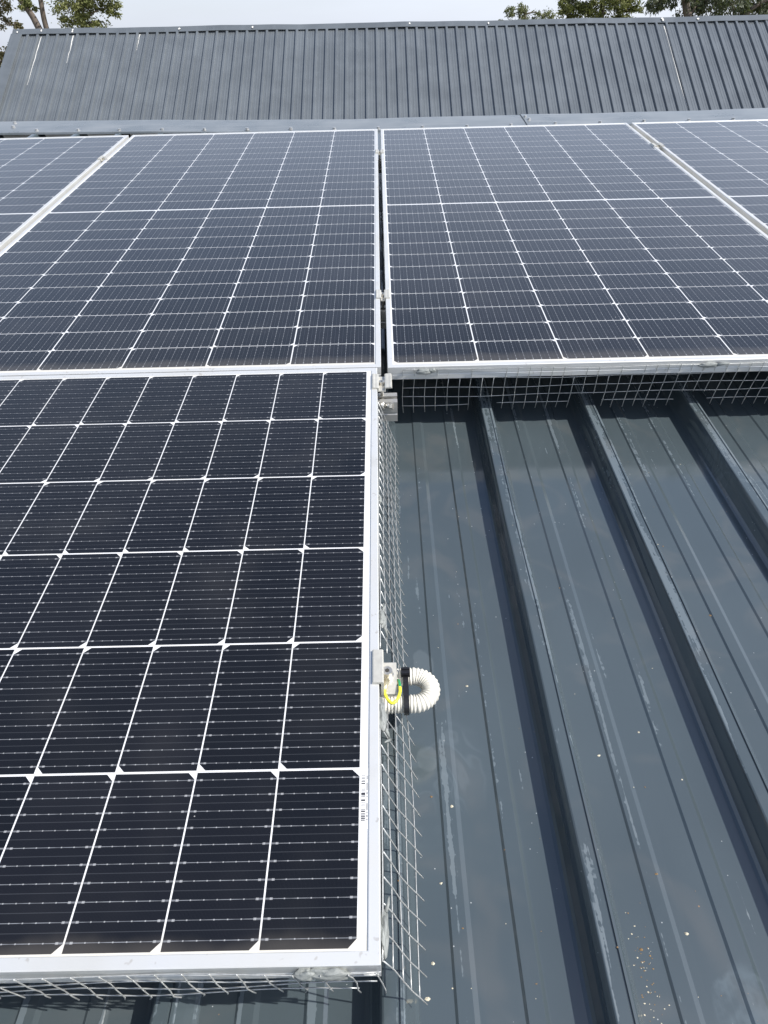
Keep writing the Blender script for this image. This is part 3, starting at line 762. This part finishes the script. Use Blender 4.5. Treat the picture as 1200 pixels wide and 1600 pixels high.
# at 30 m one metre spans about 23 px of a 768 px wide frame
T = 29.7
tree('gum_tree', 'green gum tree with two bare trunks at the top left', [
        ([(-11.15, T, 0), (-11.35, T, 2.6), (-11.75, T, 4.4), (-12.0, T, 5.0), (-12.6, T, 5.9), (-13.0, T, 7.0)], .15, .06),
        ([(-11.15, T, 0), (-11.25, T, 2.2), (-11.48, T, 4.2), (-11.50, T, 5.3), (-11.35, T, 6.6), (-11.0, T, 8)], .12, .05),
        ([(-11.25, T, 2.4), (-10.6, T, 3.4), (-10.2, T, 4.6), (-10.0, T, 5.8)], .07, .03)],
     [((-10.5, T, 5.0), (.75, .9, .42), 1.5), ((-9.75, T, 5.2), (.65, .8, .50), 1.5), ((-10.1, T, 4.55), (.9, .7, .25), 1.1), ((-9.2, T + .3, 4.95), (.32, .5, .30), .7), ((-9.05, T, 5.5), (.5, .6, .35), 1.0), ((-10.3, T + .3, 6.0), (1.2, 1.0, .6), 2.0), ((-11.95, T, 5.15), (.3, .4, .25), .6), ((-11.5, T, 7.4), (1.4, 1.2, .7), 2.0)], 'leaf_olive', 1, loc=(-11.15, T))
tree('gum_tree', 'sparse gum tree showing only its hanging leaves at the left edge', [
        ([(-15.2, T + 1, 0), (-15.0, T + 1, 3), (-14.7, T + 1, 5.2), (-14.4, T + 1, 7)], .16, .05)],
     [((-13.35, T + 1, 5.15), (.42, .6, .45), .9), ((-13.15, T + 1, 4.55), (.40, .5, .16), .35), ((-13.4, T + 1, 3.55), (.42, .5, .45), 1.0), ((-14.2, T + 1, 6.2), (.9, .9, .6), 1.4), ((-14.6, T + 1, 3.2), (.9, .9, .7), 1.4)], 'leaf_dry', 2, loc=(-15.2, T + 1))
T2 = 40
def at2(px, py, Y):
    """point at depth Y seen at a photo pixel"""
    d = (camo.matrix_world.to_3x3() @ Vector(((px - 600) / 1106.64, (800 - py) / 1106.64, -1))); o = camo.matrix_world.translation
    return o + d * ((Y - o.y) / d.y)
c = at2(822, 22, T2)
tree('gum_tree', 'small pale feathery tree peeping over the ridge right of centre', [([(c.x, T2, 0), (c.x + .1, T2, 2.5), (c.x - .1, T2, 4.2), (c.x, T2, c.z)], .14, .05)],
     [((c.x - .1, T2, c.z + .1), (.55, .6, .38), 1.1), ((c.x + .75, T2, c.z - .1), (.55, .5, .28), .9), ((c.x - .65, T2, c.z + .15), (.32, .5, .22), .5), ((c.x - 1.35, T2, c.z - .35), (.35, .5, .18), .5), ((c.x + .3, T2, c.z - .5), (1.2, .8, .35), 1.3)], 'leaf_mid', 3, (.10, .022), 520, .5, loc=(c.x, T2))
c = at2(940, 0, 34)
tree('broad_tree', 'dense rounded green tree above the ridge, second from the right', [([(c.x, 34, 0), (c.x, 34, 2.6), (c.x + .1, 34, 4.0), (c.x, 34, 5.2)], .2, .07)],
     [((c.x - 1.35, 34, c.z - .1), (.50, .8, .50), 1.5), ((c.x - .5, 34, c.z - .25), (.75, .9, .45), 2.0), ((c.x + .4, 34, c.z + .1), (.75, .9, .6), 2.2), ((c.x + 1.1, 34, c.z - .25), (.50, .8, .50), 1.8), ((c.x + 1.2, 34, c.z + .35), (.4, .6, .3), .9), ((c.x, 34.3, c.z + .9), (1.1, 1, .6), 2.0), ((c.x, 34.4, c.z - 1.0), (1.6, 1, .6), 2.4)], 'leaf_olive', 4, (.10, .028), 760, .25, loc=(c.x, 34))
c = at2(1110, 0, 27)
tree('gum_tree', 'dark gum tree with pale limbs at the top right corner', [
        ([(c.x + .6, 27, 0), (c.x + .5, 27, 2.5), (c.x - .6, 27, 4.2), (c.x - .8, 27, 5.0), (c.x - 1.1, 27, 6.2)], .17, .07),
        ([(c.x + .5, 27, 2.5), (c.x + 1.0, 27, 3.9), (c.x + 1.6, 27, 4.55), (c.x + 2.6, 27, 4.8)], .09, .05)],
     [((c.x - 1.65, 27, c.z - .05), (.36, .6, .36), .9), ((c.x - 1.1, 27, c.z + .2), (.6, .7, .35), 1.4), ((c.x - .2, 27.2, c.z - .1), (.75, .8, .5), 2.0), ((c.x + .7, 27.2, c.z - .05), (.75, .8, .5), 2.2), ((c.x + 1.6, 27.3, c.z - .1), (.7, .8, .5), 2.0), ((c.x + 2.4, 27.3, c.z - .2), (.7, .8, .5), 1.8), ((c.x + .2, 27.4, c.z + .9), (1.6, 1, .6), 2.2), ((c.x + .4, 27.6, c.z - 1.1), (2.0, .9, .6), 2.4)], 'leaf_grey', 5, (.12, .020), 640, .6, loc=(c.x + .6, 27))
bpy.context.view_layer.update()
